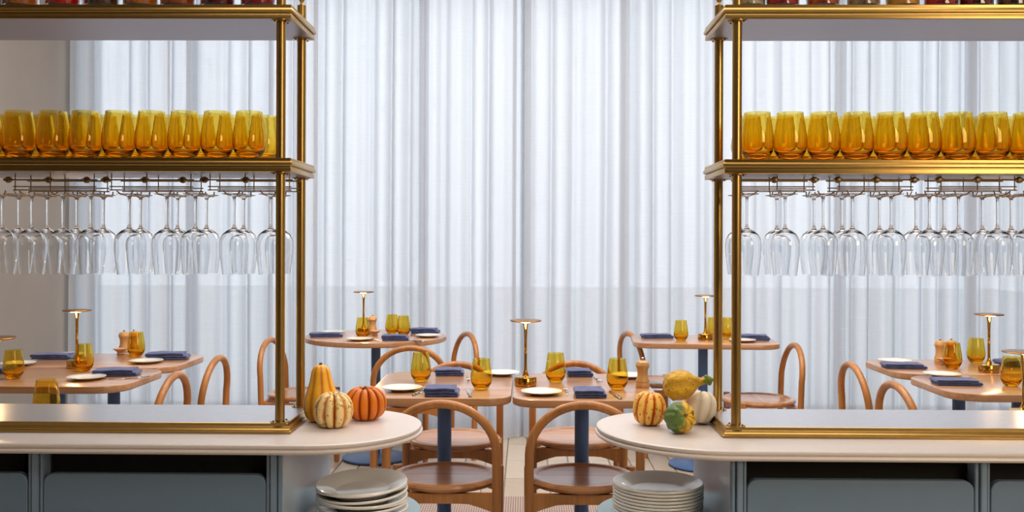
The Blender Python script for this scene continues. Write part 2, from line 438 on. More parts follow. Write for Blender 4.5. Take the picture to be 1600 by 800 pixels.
# tiles: narrow travertine planks, one object each, parts of the floor
tme = None; TW = 0.124; TL = 0.45; gp = 0.008
nx0 = int(-2.4 / TW)
cnt = 0
for i in range(nx0, int(2.5 / TW) + 1):
    off = (i % 2) * TL * 0.5
    for j in range(-1, 5):
        y0 = 4.9 + j * TL + off; y1 = y0 + TL
        y0 = max(y0, 4.9); y1 = min(y1, 6.95)
        if y1 - y0 < 0.05: continue
        m = MB().slab(rrect(-TW / 2 + gp / 2, TW / 2 - gp / 2, gp / 2, y1 - y0 - gp / 2, 0.003, 1), [(-0.001, 0.0), (0, -0.0015), (0, -0.006)])
        key = round(y1 - y0, 3)
        if tme is None: tme = {}
        if key not in tme:
            o = m.build('floor_tile', 'tile', fl, smooth=False); tme[key] = o.data
        else:
            o = bpy.data.objects.new('floor_tile', tme[key]); COL.objects.link(o); o.parent = fl
        o.location = (i * TW + TW / 2 + 0.01, y0, R.uniform(-0.0008, 0.0004))

# windows: panes and frames
wxs = [WX0, X(300, 7.1), X(470, 7.1), X(662, 7.1), X(822, 7.1), X(975, 7.1), X(1120, 7.1), X(1312, 7.1), X(1515, 7.1), WX1]
for k, (a, b) in enumerate(zip(wxs, wxs[1:])):
    fr = MB(); t = 0.032
    fr.box(a, a + t, WYW + 0.01, WYW + 0.07, 0.12, 3.22); fr.box(b - t, b, WYW + 0.01, WYW + 0.07, 0.12, 3.22)
    fr.box(a + t, b - t, WYW + 0.01, WYW + 0.07, 0.12, 0.17); fr.box(a + t, b - t, WYW + 0.01, WYW + 0.07, 3.17, 3.22)
    wo_ = struct(fr.build('window_%d' % (k + 1), 'frame', smooth=False))
    for z0, z1 in ((0.17, 3.17),):
        MB().box(a + t, b - t, WYW + 0.035, WYW + 0.039, z0, z1).build('pane', 'pane', wo_, smooth=False)
struct(MB().box(-14, 14, WYW + 0.1, 30, -0.25, -0.12).build('ground', 'pavement', smooth=False))

# ================================================================== CURTAINS
cb = [(107, 262), (258, 425), (421, 496), (490, 668), (663, 806), (803, 822), (818, 985), (978, 1125), (1118, 1312), (1306, 1516), (1510, 1700)]
cdesc = ['against the grey wall at far left', 'behind the left side tables', 'behind the left shelf posts',
         'behind the table lamp at back left', 'just left of the centre parting', 'narrow bunched at the centre parting',
         'just right of the centre parting', 'behind the back right table lamp', 'behind the empty chair at right',
         'behind the two hooped chairs at right', 'at the far right edge']
for k, ((p0, p1), d) in enumerate(zip(cb, cdesc)):
    yc = 6.68 + (0.095 if k % 2 else 0.0)
    x0, x1 = X(p0, yc), X(p1, yc); wdt = x1 - x0
    nx = max(24, int(wdt / 0.007)); nz = 16
    ph = [R.uniform(0, 6.28) for _ in range(6)]
    nf = max(1, round(wdt / 0.165)); amp = 0.034
    m = MB(); v = []; f = []
    for j in range(nz + 1):
        z = 0.006 + (3.34 - 0.006) * (j / nz) ** 1.3; q = 1 - j / nz
        for i in range(nx + 1):
            u = i / nx
            uu = u + 0.035 * math.sin(2 * PI * u * 1.7 + ph[3]) + 0.006 * math.sin(z * 1.3 + ph[4])
            a = math.sin(2 * PI * nf * uu + ph[0])
            y = amp * (1.0 + 0.35 * math.sin(2 * PI * u * 2.3 + ph[5])) * (a + 0.25 * math.sin(3 * (2 * PI * nf * uu + ph[0])) * 0.15)
            y += 0.004 * math.sin(2 * PI * nf * 2.7 * u + ph[1] + 0.25 * math.sin(z * 1.1)) + 0.006 * math.sin(2 * PI * nf * 0.45 * u + ph[2] + z * 0.35)
            y *= (0.75 + 0.35 * q)
            if q > 0.93: y -= 0.02 * (q - 0.93) / 0.07 * (1 + math.sin(2 * PI * nf * uu))
            x = x0 + wdt * u + 0.010 * math.cos(2 * PI * nf * uu + ph[0])
            v.append((x, yc + y, z))
    for j in range(nz):
        for i in range(nx):
            a = j * (nx + 1) + i; f.append((a, a + 1, a + nx + 2, a + nx + 1))
    m.add(v, f)
    tag(m.build('sheer_curtain', 'curtain', ang=3.0), 'white sheer curtain panel ' + d, 'curtain', 'sheer curtains across the glass wall')
tag(MB().tube([(X(104, 6.7) + 0.02, 6.715, 3.36), (WX1 - 0.02, 6.715, 3.36)], 0.014).build('curtain_track', 'frame'), 'pale curtain track under the ceiling above the sheers', 'curtain track')

# ================================================================== RUG
tag(MB().slab(rrect(-1.35, 1.25, 3.35, G(800, 777, 0)[1], 0.01, 3), [(-0.002, 0.005), (0, 0.004), (0, 0.0004)]).build('woven_rug', 'rug', smooth=False),
    'flat woven brown and cream rug under the centre tables', 'rug')

# ================================================================== TABLES
def make_table(name, label, outline, mtop, loc, rz=0.0, base_r=0.2, zt=0.75, group=None):
    t = thing(name, label, 'table', loc, rz, group)
    MB().slab(outline, [(-0.004, zt), (-0.001, zt - 0.001), (0, zt - 0.004), (0, zt - 0.024), (-0.003, zt - 0.028), (-0.010, zt - 0.030)]).build('tabletop', mtop, t, ang=0.5)
    MB().slab(rrect(-0.16, 0.16, -0.05, 0.05, 0.02, 3), [(0, zt - 0.030), (0, zt - 0.038)]).build('mounting_plate', 'dark', t)
    MB().lathe([(0.0, zt - 0.038), (0.0285, zt - 0.038), (0.0285, 0.03), (0.0, 0.03)], 32).build('column', 'bluesteel', t)
    b = MB().lathe([(0.0, 0.034), (0.03, 0.034), (0.04, 0.026), (base_r - 0.01, 0.018), (base_r, 0.014), (base_r, 0.006), (0, 0.006)], 48).build('base_plate', 'bluesteel', t)
    MB().lathe([(base_r - 0.012, 0.006), (base_r + 0.001, 0.006), (base_r + 0.001, 0.0), (base_r - 0.012, 0.0)], 48, closed=True).build('glide_ring', 'dark', b)
    return t
TZ = 0.75
# centre pair
xl, yf = G(690, 625, TZ); yb = G(690, 583, TZ)[1]
ygap = yf + 0.2
gx = X(801.5, (yf + yb) / 2, TZ); CW = 0.275; CD = (yb - yf) / 2; cyc = (yf + yb) / 2
rr_c = rrect(-CW, CW, -CD, CD, 0.095, 10)
make_table('dining_table', 'oak dining table left of the centre gap with two place settings', rr_c, 'table', (gx - CW - 0.003, cyc, 0.0055))
make_table('dining_table', 'oak dining table right of the centre gap holding a brass lamp', rr_c, 'table', (gx + CW + 0.003, cyc - 0.03, 0.0055))
# side pairs
hx, hy = 0.38, 0.28
xe = G(231, 589, TZ)[0]; yfr = G(94, 604.4, TZ)[1]
LFx, LFy = xe - hx, yfr + hy
LRx, LRy = LFx, LFy + 2 * hy + 0.012
rr_s = rrect(-hx, hx, -hy, hy, 0.13, 10)
make_table('dining_table', 'front oak table of the left pair, seen above the brass tray', rr_s, 'table', (LFx, LFy, 0))
make_table('dining_table', 'rear oak table of the left pair with two pepper mills', rr_s, 'table', (LRx, LRy, 0))
xe2 = G(1475, 610, TZ)[0]; yf2 = G(1600, 617.5, TZ)[1]
RFx, RFy = xe2 + hx, yf2 + hy
RRx, RRy = RFx, RFy + 2 * hy + 0.012
make_table('dining_table', 'front oak table of the right pair at the picture edge', rr_s, 'table', (RFx, RFy, 0))
make_table('dining_table', 'rear oak table of the right pair holding a brass lamp', rr_s, 'table', (RRx, RRy, 0))
# near tables hidden mostly by the trays
NLx, NLy = X(10, 3.42) - 0.2, 3.335
NRx, NRy = X(1600, 3.42) + 0.2, 3.335
make_table('dining_table', 'oak table close behind the left counter, mostly hidden by the tray', rrect(-0.38, 0.38, -0.165, 0.165, 0.1), 'table', (NLx, NLy, 0))
make_table('dining_table', 'oak table close behind the right counter, mostly hidden by the tray', rrect(-0.38, 0.38, -0.165, 0.165, 0.1), 'table', (NRx, NRy, 0))
# back
bx, by = G(588, 524.5, TZ)
by = 6.05; bx = X(588, by)
make_table('round_table', 'round oak table by the curtain at back left', circ(0.43), 'table', (bx, by, 0))
b2y = G(1099, 538, TZ)[1] + 0.27; b2x = X(1099, b2y)
make_table('dining_table', 'oak table with rounded corners by the curtain at back right', rrect(-0.42, 0.42, -0.27, 0.27, 0.12), 'table', (b2x, b2y, 0), -0.07)

# ================================================================== CHAIRS
def make_chair():
    t = thing('hoop_chair', 'x', 'chair')
    MB().lathe([(0, 0.442), (0.160, 0.442), (0.170, 0.445), (0.178, 0.450), (0.196, 0.450), (0.205, 0.446), (0.208, 0.438), (0.204, 0.428),
                (0.188, 0.419), (0, 0.419)], 56).build('seat', 'seat', t, ang=0.7)
    hw = 0.200; R_ = hw; zc = 0.562
    pts = [(-hw, -0.175, 0.0), (-hw, -0.178, 0.2), (-hw, -0.182, 0.4), (-hw, -0.185, 0.5)]
    for k in range(0, 25):
        a = PI - PI * k / 24
        pts.append((hw * math.cos(a), -0.187 - 0.022 * math.sin(a), zc + 0.185 * math.sin(a)))
    pts += [(hw, -0.185, 0.5), (hw, -0.182, 0.4), (hw, -0.178, 0.2), (hw, -0.175, 0.0)]
    MB().tube(pts, 0.0165, 14).build('backrest_hoop', 'chair', t)
    for s in (-1, 1):
        MB().lathe([(0, 0), (0.014, 0), (0.017, 0.03), (0.019, 0.44), (0.0175, 0.4495), (0, 0.4495)], 16, M=Matrix.Translation((s * 0.2, 0.135, 0))).build('leg', 'chair', t)
    def rail(y, x0, x1):
        m = MB(); v = []; f = []; n = 12
        for k in range(n + 1):
            u = k / n; x = x0 + (x1 - x0) * u
            e = abs(2 * u - 1); zb = 0.383 - 0.036 * max(0, (e - 0.45) / 0.55) ** 1.2
            for yy, zz in ((y - 0.012, zb), (y - 0.012, 0.4185), (y + 0.012, 0.4185), (y + 0.012, zb)): v.append((x, yy, zz))
        for k in range(n):
            for q in range(4): f.append((k * 4 + q, k * 4 + (q + 1) % 4, (k + 1) * 4 + (q + 1) % 4, (k + 1) * 4 + q))
        f += [(3, 2, 1, 0), (n * 4, n * 4 + 1, n * 4 + 2, n * 4 + 3)]
        return m.add(v, f)
    rail(-0.176, -0.2, 0.2).build('seat_rail', 'chair', t, ang=0.5)
    rail(0.135, -0.2, 0.2).build('seat_rail', 'chair', t, ang=0.5)
    for s in (-1, 1):
        MB().box(s * 0.2 - 0.01, s * 0.2 + 0.01, -0.175, 0.135, 0.375, 0.412).build('side_rail', 'chair', t, smooth=False)
    return t
CH = Proto(make_chair())
def chair_at(px, py, rz, label):
    x, y = G(px, py, 0.45); return CH.put((x, y, 0.0055), rz, label)
chair_at(696, 741, 0, 'oak hoop-back chair at near side of left centre table')
chair_at(909, 743, 0, 'oak hoop-back chair at near side of right centre table')
chair_at(710, 683.5, PI, 'oak hoop-back chair at far side of left centre table')
chair_at(901, 681, PI, 'oak hoop-back chair at far side of right centre table')
CH.put((X(636, 5.46), 5.62, 0), 0.12, 'oak hoop-back chair in front of the round table, hoop above the tumbler')
def chair_hoop(px, Y, rz, label, z=0.73):
    """place a chair so that its hoop stands at pixel column px and depth Y"""
    x = X(px, Y, z); o = Vector((0, -0.20, 0)); o.rotate(Euler((0, 0, rz)))
    return CH.put((x - o.x, Y - o.y, 0), rz, label)
chair_hoop(729, 6.22, PI / 2 + 0.42, 'oak hoop-back chair at right end of the round table by the curtain')
chair_hoop(424, 5.80, -PI / 2 - 0.12, 'oak hoop-back chair seen behind the left shelf posts')
chair_hoop(984, 6.30, -PI / 2 + 0.28, 'oak hoop-back chair behind the pepper mill, left of back right table')
chair_hoop(1240, 5.66, PI / 2 + 0.02, 'empty oak hoop-back chair right of the back right table')
chair_hoop(272, 4.31, PI / 2, 'nearer of two oak hoop-back chairs behind the left tray')
chair_hoop(339, 4.92, PI / 2, 'farther of two oak hoop-back chairs behind the left tray')
chair_hoop(1332, 4.80, -PI / 2, 'farther of two oak hoop-back chairs behind the right tray')
chair_hoop(1400, 4.14, -PI / 2 + 0.05, 'nearer of two oak hoop-back chairs behind the right tray')

# ================================================================== TABLEWARE
def make_tumbler():
    h = 0.120
    out = [(0.0, 0.0), (0.022, 0.0), (0.0255, 0.002), (0.031, 0.008), (0.0385, 0.022), (0.0420, 0.036), (0.0425, 0.045), (0.0410, 0.062), (0.0375, 0.086), (0.0340, 0.108), (0.0325, h)]
    inn = [(0.0313, h), (0.0328, 0.108), (0.0363, 0.086), (0.0398, 0.062), (0.0412, 0.045), (0.0405, 0.036), (0.0365, 0.024), (0.027, 0.014), (0.014, 0.0105), (0, 0.010)]
    o = MB().lathe(out + inn, 40).build('stemless_glass', 'amber', ang=0.9)
    return tag(o, 'x', 'glass')
GL = Proto(make_tumbler())
def glass(px, py, label, s=1.0, group=None):
    z = TZ; x, y = G(px, py, z)
    return GL.put((x, y + 0.0, z + 0.0005), R.uniform(0, 6), label, group, (s, s, s))

def make_side_plate():
    return tag(MB().lathe([(0, 0.0), (0.040, 0.0), (0.044, 0.002), (0.055, 0.005), (0.078, 0.0125), (0.0785, 0.014), (0.077, 0.0145), (0.055, 0.0085), (0.043, 0.0055), (0, 0.005)], 48).build('side_plate', 'porcelain', ang=0.8), 'x', 'plate')
PL = Proto(make_side_plate())
def plate(px, py, label):
    z = TZ; x, y = G(px, py, z); return PL.put((x, y, z + 0.0005), 0, label)

def make_napkin():
    # a cloth folded back on itself: S-shaped strip of thickness, extruded
    W, L = 0.062, 0.050; th = 0.0082; path = []; z = th / 2
    layers = 3; gap = 0.0008
    for k in range(layers):
        xs = [-W + 0.002 * k, -W * 0.4, W * 0.3, W - 0.003 * k]
        if k % 2: xs = xs[::-1]
        for x in xs: path.append((x, z + 0.0008 * math.sin(x * 60 + k)))
        if k < layers - 1:
            s = 1 if k % 2 == 0 else -1; dz = th + gap
            for a, ex in ((0.12, 0.0025), (0.5, 0.0045), (0.88, 0.0025)): path.append((s * (W + ex) - s * 0.002 * k, z + dz * a))
            z += dz
    n = len(path); m = MB(); ny = 8; v = []; f = []
    nor = []
    for i in range(n):
        a = path[max(0, i - 1)]; b = path[min(n - 1, i + 1)]; d = Vector((b[0] - a[0], b[1] - a[1])); d.normalize(); nor.append((-d.y, d.x))
    for j in range(ny + 1):
        y = -L + 2 * L * j / ny; e = 1 - 0.35 * (1 if j in (0, ny) else 0)
        ring = [(path[i][0] + nor[i][0] * th / 2 * e, path[i][1] + nor[i][1] * th / 2 * e) for i in range(n)] + \
               [(path[i][0] - nor[i][0] * th / 2 * e, path[i][1] - nor[i][1] * th / 2 * e) for i in reversed(range(n))]
        for x, zz in ring: v.append((x * (1 + 0.015 * math.sin(j * 1.9)), y, max(0.0, zz + 0.0009 * math.sin(j * 1.3 + x * 70) * (zz / 0.02))))
    k2 = 2 * n
    for j in range(ny):
        for i in range(k2):
            i2 = (i + 1) % k2; f.append((j * k2 + i, j * k2 + i2, (j + 1) * k2 + i2, (j + 1) * k2 + i))
    for i in range(n - 1):
        f.append((i, i + 1, k2 - 2 - i, k2 - 1 - i)); o = ny * k2; f.append((o + i, o + k2 - 1 - i, o + k2 - 2 - i, o + i + 1))
    ob = m.add(v, f).build('folded_napkin', 'napkin', ang=1.2)
    return tag(ob, 'x', 'napkin')
NP = Proto(make_napkin())
def napkin(px, py, label, rz=0.0, s=(1, 1, 1)):
    z = TZ; x, y = G(px, py, z); return NP.put((x, y, z + 0.0008), rz, label, None, s)

def make_fork():
    m = MB(); L = 0.17
    m.slab(rrect(-0.0055, 0.0055, -0.085, -0.02, 0.004, 3), [(-0.001, 0.004), (0, 0.0032), (-0.001, 0.0015)])
    m.tube([(0, -0.03, 0.003), (0, 0.0, 0.006), (0, 0.03, 0.006)], [0.004, 0.0022, 0.003], 8)
    m.slab(rrect(-0.0105, 0.0105, 0.028, 0.046, 0.006, 3), [(-0.001, 0.008), (0, 0.007), (-0.001, 0.0055)])
    for x in (-0.0088, -0.003, 0.003, 0.0088):
        m.tube([(x, 0.043, 0.0068), (x, 0.06, 0.006), (x, 0.078, 0.009)], [0.0013, 0.0013, 0.0008], 6)
    return tag(m.build('fork', 'chrome', ang=0.7), 'x', 'fork')
FK = Proto(make_fork())
def fork(px, py, label, rz=0.0):
    x, y = G(px, py, TZ); return FK.put((x, y, TZ - 0.0008), rz, label)
def make_knife():
    m = MB()
    m.slab(rrect(-0.006, 0.006, -0.095, -0.015, 0.004, 3), [(-0.002, 0.008), (0, 0.005), (-0.002, 0.001)])
    v = [(-0.006, -0.015, 0.002), (0.006, -0.015, 0.002), (0.008, 0.02, 0.002), (0.008, 0.07, 0.002), (0.002, 0.095, 0.002), (-0.006, 0.08, 0.002)]
    v += [(x, y, 0.0036) for x, y, z in v]
    m.add(v, [(5, 4, 3, 2, 1, 0), (6, 7, 8, 9, 10, 11)] + [(i, (i + 1) % 6, 6 + (i + 1) % 6, 6 + i) for i in range(6)])
    return tag(m.build('table_knife', 'chrome', ang=0.7), 'x', 'knife')
KN = Proto(make_knife())
def knife(px, py, label, rz=0.0):
    x, y = G(px, py, TZ); return KN.put((x, y, TZ), rz, label)

def make_lamp():
    t = thing('table_lamp', 'x', 'lamp')
    n = 40
    b = MB().lathe([(0, 0.0), (0.042, 0.0), (0.0445, 0.003), (0.0445, 0.033), (0.0425, 0.0365), (0.030, 0.0375), (0.018, 0.040), (0.0, 0.042)], n)
    b.build('lamp_base', 'brass_bright', t)
    MB().lathe([(0.014, 0.0405), (0.0100, 0.050), (0.0068, 0.062), (0.0060, 0.08), (0.0060, 0.13), (0.0066, 0.1305), (0.0060, 0.1325), (0.0060, 0.19), (0.0072, 0.225), (0.0105, 0.248), (0.0105, 0.252)], 24).build('stem', 'brass_bright', t)
    MB().lathe([(0, 0.2655), (0.055, 0.2655), (0.062, 0.2645), (0.064, 0.262), (0.062, 0.2595), (0.045, 0.2565), (0.020, 0.2545), (0, 0.2545)], n).build('lamp_shade', 'bronze', t)
    MB().lathe([(0.011, 0.2540), (0.019, 0.2545), (0.019, 0.2535), (0.011, 0.2525)], 24, closed=True).build('bulb', 'bulb', t)
    l = bpy.data.lights.new('lamp_glow', 'POINT'); l.energy = 1.1; l.color = (1.0, 0.66, 0.32); l.shadow_soft_size = 0.022
    for k in range(1):
        o = bpy.data.objects.new('lamp_glow', l); COL.objects.link(o); o.parent = t; o.location = (0.0, -0.026, 0.240)
    return t
LP = Proto(make_lamp())
def lamp(px, py, label, s=(1, 1, 1)):
    x, y = G(px, py, TZ); return LP.put((x, y, TZ), 0, label, None, s)

def make_mill():
    t = thing('pepper_mill', 'x', 'pepper mill')
    MB().lathe([(0, 0), (0.0265, 0), (0.0275, 0.003), (0.0275, 0.017), (0.0262, 0.019), (0.0272, 0.021), (0.0265, 0.028), (0.0220, 0.040), (0.0205, 0.055), (0.0215, 0.068), (0.0245, 0.078), (0.0250, 0.081), (0, 0.081)], 32).build('mill_body', 'mill', t)
    MB().lathe([(0, 0.0812), (0.0265, 0.0812), (0.0275, 0.084), (0.0275, 0.092), (0.0255, 0.095), (0.0245, 0.100), (0.0180, 0.106), (0.006, 0.108), (0, 0.108)], 32).build('mill_head', 'mill', t)
    MB().lathe([(0, 0.108), (0.003, 0.108), (0.003, 0.112), (0.0055, 0.114), (0.0055, 0.117), (0.003, 0.120), (0, 0.1205)], 16).build('nut', 'chrome', t)
    return t
ML = Proto(make_mill())
def mill(px, py, label):
    x, y = G(px, py, TZ); return ML.put((x, y, TZ), 0, label)
def make_salt():
    return tag(MB().lathe([(0, 0), (0.016, 0), (0.018, 0.004), (0.013, 0.010), (0.018, 0.016), (0.034, 0.026), (0.036, 0.030), (0.034, 0.031), (0.028, 0.027), (0.012, 0.021), (0, 0.020)], 36).build('salt_dish', 'blush', ang=0.8), 'x', 'dish')
SD = Proto(make_salt())
def salt(px, py, label):
    x, y = G(px, py, TZ); return SD.put((x, y, TZ + 0.0005), 0, label)

TZ = 0.7555
# left centre table
plate(628, 610, 'white side plate at front left of left centre table')
napkin(690, 617, 'navy folded napkin nearest the camera on left centre table', 0.0, (0.95, 1.1, 1.25))
napkin(702, 585.5, 'navy folded napkin at far side of left centre table', 0.05, (0.92, 1.0, 1.1))
glass(657.5, 596, 'amber stemless glass left of the napkins on left centre table')
glass(752, 608, 'amber stemless glass right of the front napkin on left centre table')
plate(784, 586, 'white side plate at back right of left centre table')
fork(661, 609, 'steel fork beside the front plate on left centre table', 0.0)
knife(655, 613, 'table knife left of front napkin on left centre table', -0.15)
knife(733, 615, 'table knife right of front napkin on left centre table', 0.12)
fork(732, 592, 'steel fork with tines beside the far napkin on left centre table', PI + 0.1)
# right centre table
lamp(821, 602.5, 'brass disc lamp at the middle of the picture')
plate(846, 616, 'white side plate in front of the centre lamp')
fork(884.5, 612, 'steel fork between plate and napkin on right centre table', 0.02)
napkin(921, 618.5, 'navy folded napkin nearest the camera on right centre table', 0.0, (0.88, 1.25, 1.1))
napkin(905, 587, 'navy folded napkin at far side of right centre table', 0.04, (0.82, 1.0, 1.1))
glass(868, 597, 'amber stemless glass beside the centre lamp')
glass(964.5, 608, 'amber stemless glass next to the pepper mill on right centre table')
knife(961, 618, 'table knife right of front napkin on right centre table', 0.15)
fork(934, 594, 'steel fork by the far napkin on right centre table', PI + 0.1)
plate(982, 590, 'white side plate behind the glass and pepper mill')
mill(1004, 605, 'pale wooden pepper mill on right centre table')
TZ = 0.75
# back left round table
napkin(509, 526, 'navy folded napkin at left rim of the round table', 0.2, (1.45, 0.9, 0.95))
plate(520, 521, 'white side plate behind the left napkin on the round table')
lamp(568, 522, 'brass disc lamp on the round table at back left', (1, 1, 1))
glass(566.5, 527.5, 'amber stemless glass in front of the back left lamp')
mill(582, 521, 'wooden pepper mill beside the back left lamp')
salt(586, 524.5, 'small blush salt dish on the round table')
plate(562, 532, 'white side plate at front rim of the round table')
napkin(617, 531.5, 'navy folded napkin at front rim of the round table', 0.1, (1.15, 0.9, 1.2))
glass(612.5, 521.5, 'left of two amber glasses on the round table')
glass(630.5, 524, 'right of two amber glasses on the round table')
napkin(664, 521, 'navy folded napkin at right rim of the round table', -0.1, (1.3, 0.9, 1.3))
plate(669, 526.5, 'white side plate at right rim of the round table')
knife(643, 533, 'table knife beside the front napkin on the round table', 0.9)
fork(591, 533, 'steel fork beside the front plate on the round table', 0.8)
# back right table
napkin(1026, 528, 'navy folded napkin at left end of the back right table', 0.1, (1.4, 0.9, 0.95))
glass(1064, 532.5, 'amber stemless glass left of the back right lamp')
lamp(1102, 531, 'brass disc lamp on the back right table by the shelf post')
glass(1114, 527, 'amber stemless glass just behind the back right lamp')
glass(1135.5, 527, 'amber stemless glass seen between the right shelf posts')
napkin(1178, 531, 'navy folded napkin at right end of the back right table', -0.15, (1.3, 0.9, 1.2))
plate(1160, 534, 'white side plate behind the right shelf post')
# left pair
lamp(120, 574.5, 'brass disc lamp on the left pair of tables')
glass(21, 591.5, 'amber stemless glass at left edge of the front left table')
plate(28, 571, 'white side plate behind the leftmost table glass')
napkin(-8, 582, 'navy folded napkin cut by the left picture edge', 0.0)
glass(131, 579.5, 'amber stemless glass in front of the left lamp')
plate(135, 593, 'white side plate at front of the left pair of tables')
napkin(183, 586, 'navy folded napkin at right end of the front left table', 0.15, (1.35, 1.1, 1.1))
fork(203, 592, 'steel fork beside napkin on the front left table', -1.2)
napkin(84, 560.5, 'navy folded napkin behind the left lamp', 0.05, (1.45, 0.9, 1.0))
plate(108, 557, 'white side plate behind the left lamp')
plate(228.5, 567, 'white side plate on the rear left table')
napkin(262, 561, 'navy folded napkin at right end of the rear left table', 0.15, (1.45, 1.0, 1.3))
glass(213, 556.5, 'amber stemless glass in front of a mill on the rear left table')
mill(194, 551, 'left of two wooden pepper mills on the rear left table')
mill(209, 550, 'right wooden pepper mill, behind glass on the rear left table')
salt(188, 554, 'small blush salt dish on the rear left table')
# right pair
plate(1398, 566.5, 'white side plate behind napkin on the rear right table')
napkin(1411, 575, 'navy folded napkin at left end of the rear right table', -0.1, (1.4, 1.0, 0.9))
mill(1469, 566.5, 'left of two wooden pepper mills on the rear right table')
mill(1486, 566, 'right wooden pepper mill, behind glass on the rear right table')
salt(1475, 570, 'small blush salt dish on the rear right table')
glass(1488, 576, 'amber stemless glass before the mills on the rear right table')
glass(1525, 567, 'amber stemless glass left of the right lamp')
lamp(1545, 581.5, 'brass disc lamp on the right pair of tables')
napkin(1585, 572, 'dark navy folded napkin behind the rightmost table glass', 0.1, (1.2, 1, 1.2))
plate(1472, 588, 'white side plate behind napkin on the front right table')
napkin(1493, 600.5, 'navy folded napkin at left end of the front right table', -0.08, (1.35, 1.0, 0.9))
glass(1580, 603, 'amber stemless glass at right edge of the front right table')
# near tables
GL.put((X(73.5, 3.30), 3.30, TZ + 0.0005), 0, 'amber stemless glass half hidden behind the left brass tray')
LP.put((X(-6, 3.27), 3.27, TZ), 0, 'brass disc lamp cut by the left picture edge')
LP.put((X(1601, 3.34), 3.34, TZ), 0, 'brass disc lamp cut by the right picture edge', None, (1.1, 1.1, 0.86))

# ================================================================== COUNTERS AND CABINETS
CT = 0.82
def counter(side):
    s = side
    if s < 0:
        tipx = G(663, 658, CT)[0]; y0 = G(300, 695.5, CT)[1]; y1 = G(600, 637.5, CT)[1]
        a, b = WX0 + 0.001, tipx; rad = [(y1 - y0) * 0.47, 0.002, 0.002, (y1 - y0) * 0.5]
    else:
        tipx = G(929, 662, CT)[0]; y0 = G(1300, 706.5, CT)[1]; y1 = G(975, 641.5, CT)[1]
        a, b = tipx, 2.6; rad = [0.002, (y1 - y0) * 0.40, (y1 - y0) * 0.58, 0.002]
    m = MB().slab(rrect(a, b, y0, y1, rad, 20), [(-0.012, CT), (-0.008, CT - 0.0006), (-0.005, CT - 0.0025), (-0.004, CT - 0.006), (-0.005, CT - 0.010), (-0.008, CT - 0.0125),
                    (-0.007, CT - 0.0135), (-0.001, CT - 0.0155), (0.0, CT - 0.019), (-0.002, CT - 0.023), (-0.007, CT - 0.026), (-0.02, CT - 0.027)])
    tag(m.build('countertop', 'counter', ang=0.7), 'pale %s counter top with rounded end and stepped edge' % ('left' if s < 0 else 'right'), 'counter')
    return y0, y1, tipx
LY0, LY1, LTX = counter(-1)
RY0, RY1, RTX = counter(1)

def rounded_panel(x0, x1, z0, z1, y, t, r):
    m = MB(); fn = rrect(x0, x1, z0, z1, r, 8)
    M = Matrix(((1, 0, 0, 0), (0, 0, 1, y), (0, 1, 0, 0), (0, 0, 0, 1)))
    return m.slab(fn, [(0, t), (0, 0.002), (-0.002, 0.0)], M=M)

def cabinet(label, xa, xb, yf, yb, end=None, side_word='left', zd=0.736):
    """xa<xb; posts at both ends, drawer front between"""
    t = thing('base_cabinet', label, 'cabinet', (xa, yf, 0))
    pw = 0.037; W_ = xb - xa; D = yb - yf; zt = CT - 0.0285
    def post(x):
        m = MB()
        m.box(x, x + pw, 0.012, 0.05, 0.09, zt)
        m.box(x, x + 0.009, 0.004, 0.012, 0.09, zt)
        m.box(x + 0.012, x + pw - 0.010, -0.004, 0.012, 0.09, zt)
        m.box(x + pw - 0.007, x + pw, 0.004, 0.012, 0.09, zt)
        return m.build('frame_post', 'cab', t, smooth=False, bevel=0.0015)
    if end != 'noleft': post(0)
    if end != 'shared': post(W_ - pw)
    xs_ = 0.0375 if end == 'noleft' else 0.0
    MB().box(xs_, W_, D - 0.02, D, 0.09, zt).build('back_panel', 'cab', t, smooth=False)
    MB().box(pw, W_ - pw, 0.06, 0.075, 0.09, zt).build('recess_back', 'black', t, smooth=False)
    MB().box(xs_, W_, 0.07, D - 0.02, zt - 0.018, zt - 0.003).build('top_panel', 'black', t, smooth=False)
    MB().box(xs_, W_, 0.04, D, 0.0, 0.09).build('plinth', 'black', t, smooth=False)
    rounded_panel(pw + 0.002, W_ - pw - 0.002 if end != 'shared' else W_ - 0.002, 0.40, zd, 0.004, 0.020, 0.027).build('drawer_front', 'cabfront', t)
    rounded_panel(pw + 0.002, W_ - pw - 0.002 if end != 'shared' else W_ - 0.002, 0.12, 0.385, 0.004, 0.020, 0.027).build('drawer_front', 'cabfront', t)
    return t
# left: posts at px 415-437 and 43-66
LYf = LY0 + 0.035; LYb = LY1 - 0.03
pL1 = X(438, LYf, 0.7); pL0 = X(43, LYf, 0.7)
c = cabinet('slate cabinet under the left counter, beside the rounded shelf', pL0, pL1, LYf, LYb)
v = [(pL1 - pL0, 0.05, 0.09), (pL1 - pL0, LYb - LYf, 0.09)]
e = MB(); W_ = pL1 - pL0; D = LYb - LYf
e.add([(W_ - 0.01, 0.02, 0.0), (W_ + 0.002, 0.02, 0.0), (W_ + 0.030, D, 0.0), (W_ - 0.01, D, 0.0), (W_ - 0.01, 0.02, CT - 0.0285), (W_ + 0.002, 0.02, CT - 0.0285), (W_ + 0.030, D, CT - 0.0285), (W_ - 0.01, D, CT - 0.0285)],
      [(0, 3, 2, 1), (4, 5, 6, 7), (0, 1, 5, 4), (1, 2, 6, 5), (2, 3, 7, 6), (3, 0, 4, 7)]).build('end_panel', 'endpanel', c, smooth=False)
cabinet('slate cabinet at the far left under the left counter', pL0 - (pL1 - pL0) + 0.037, pL0 - 0.001, LYf, LYb, 'shared')
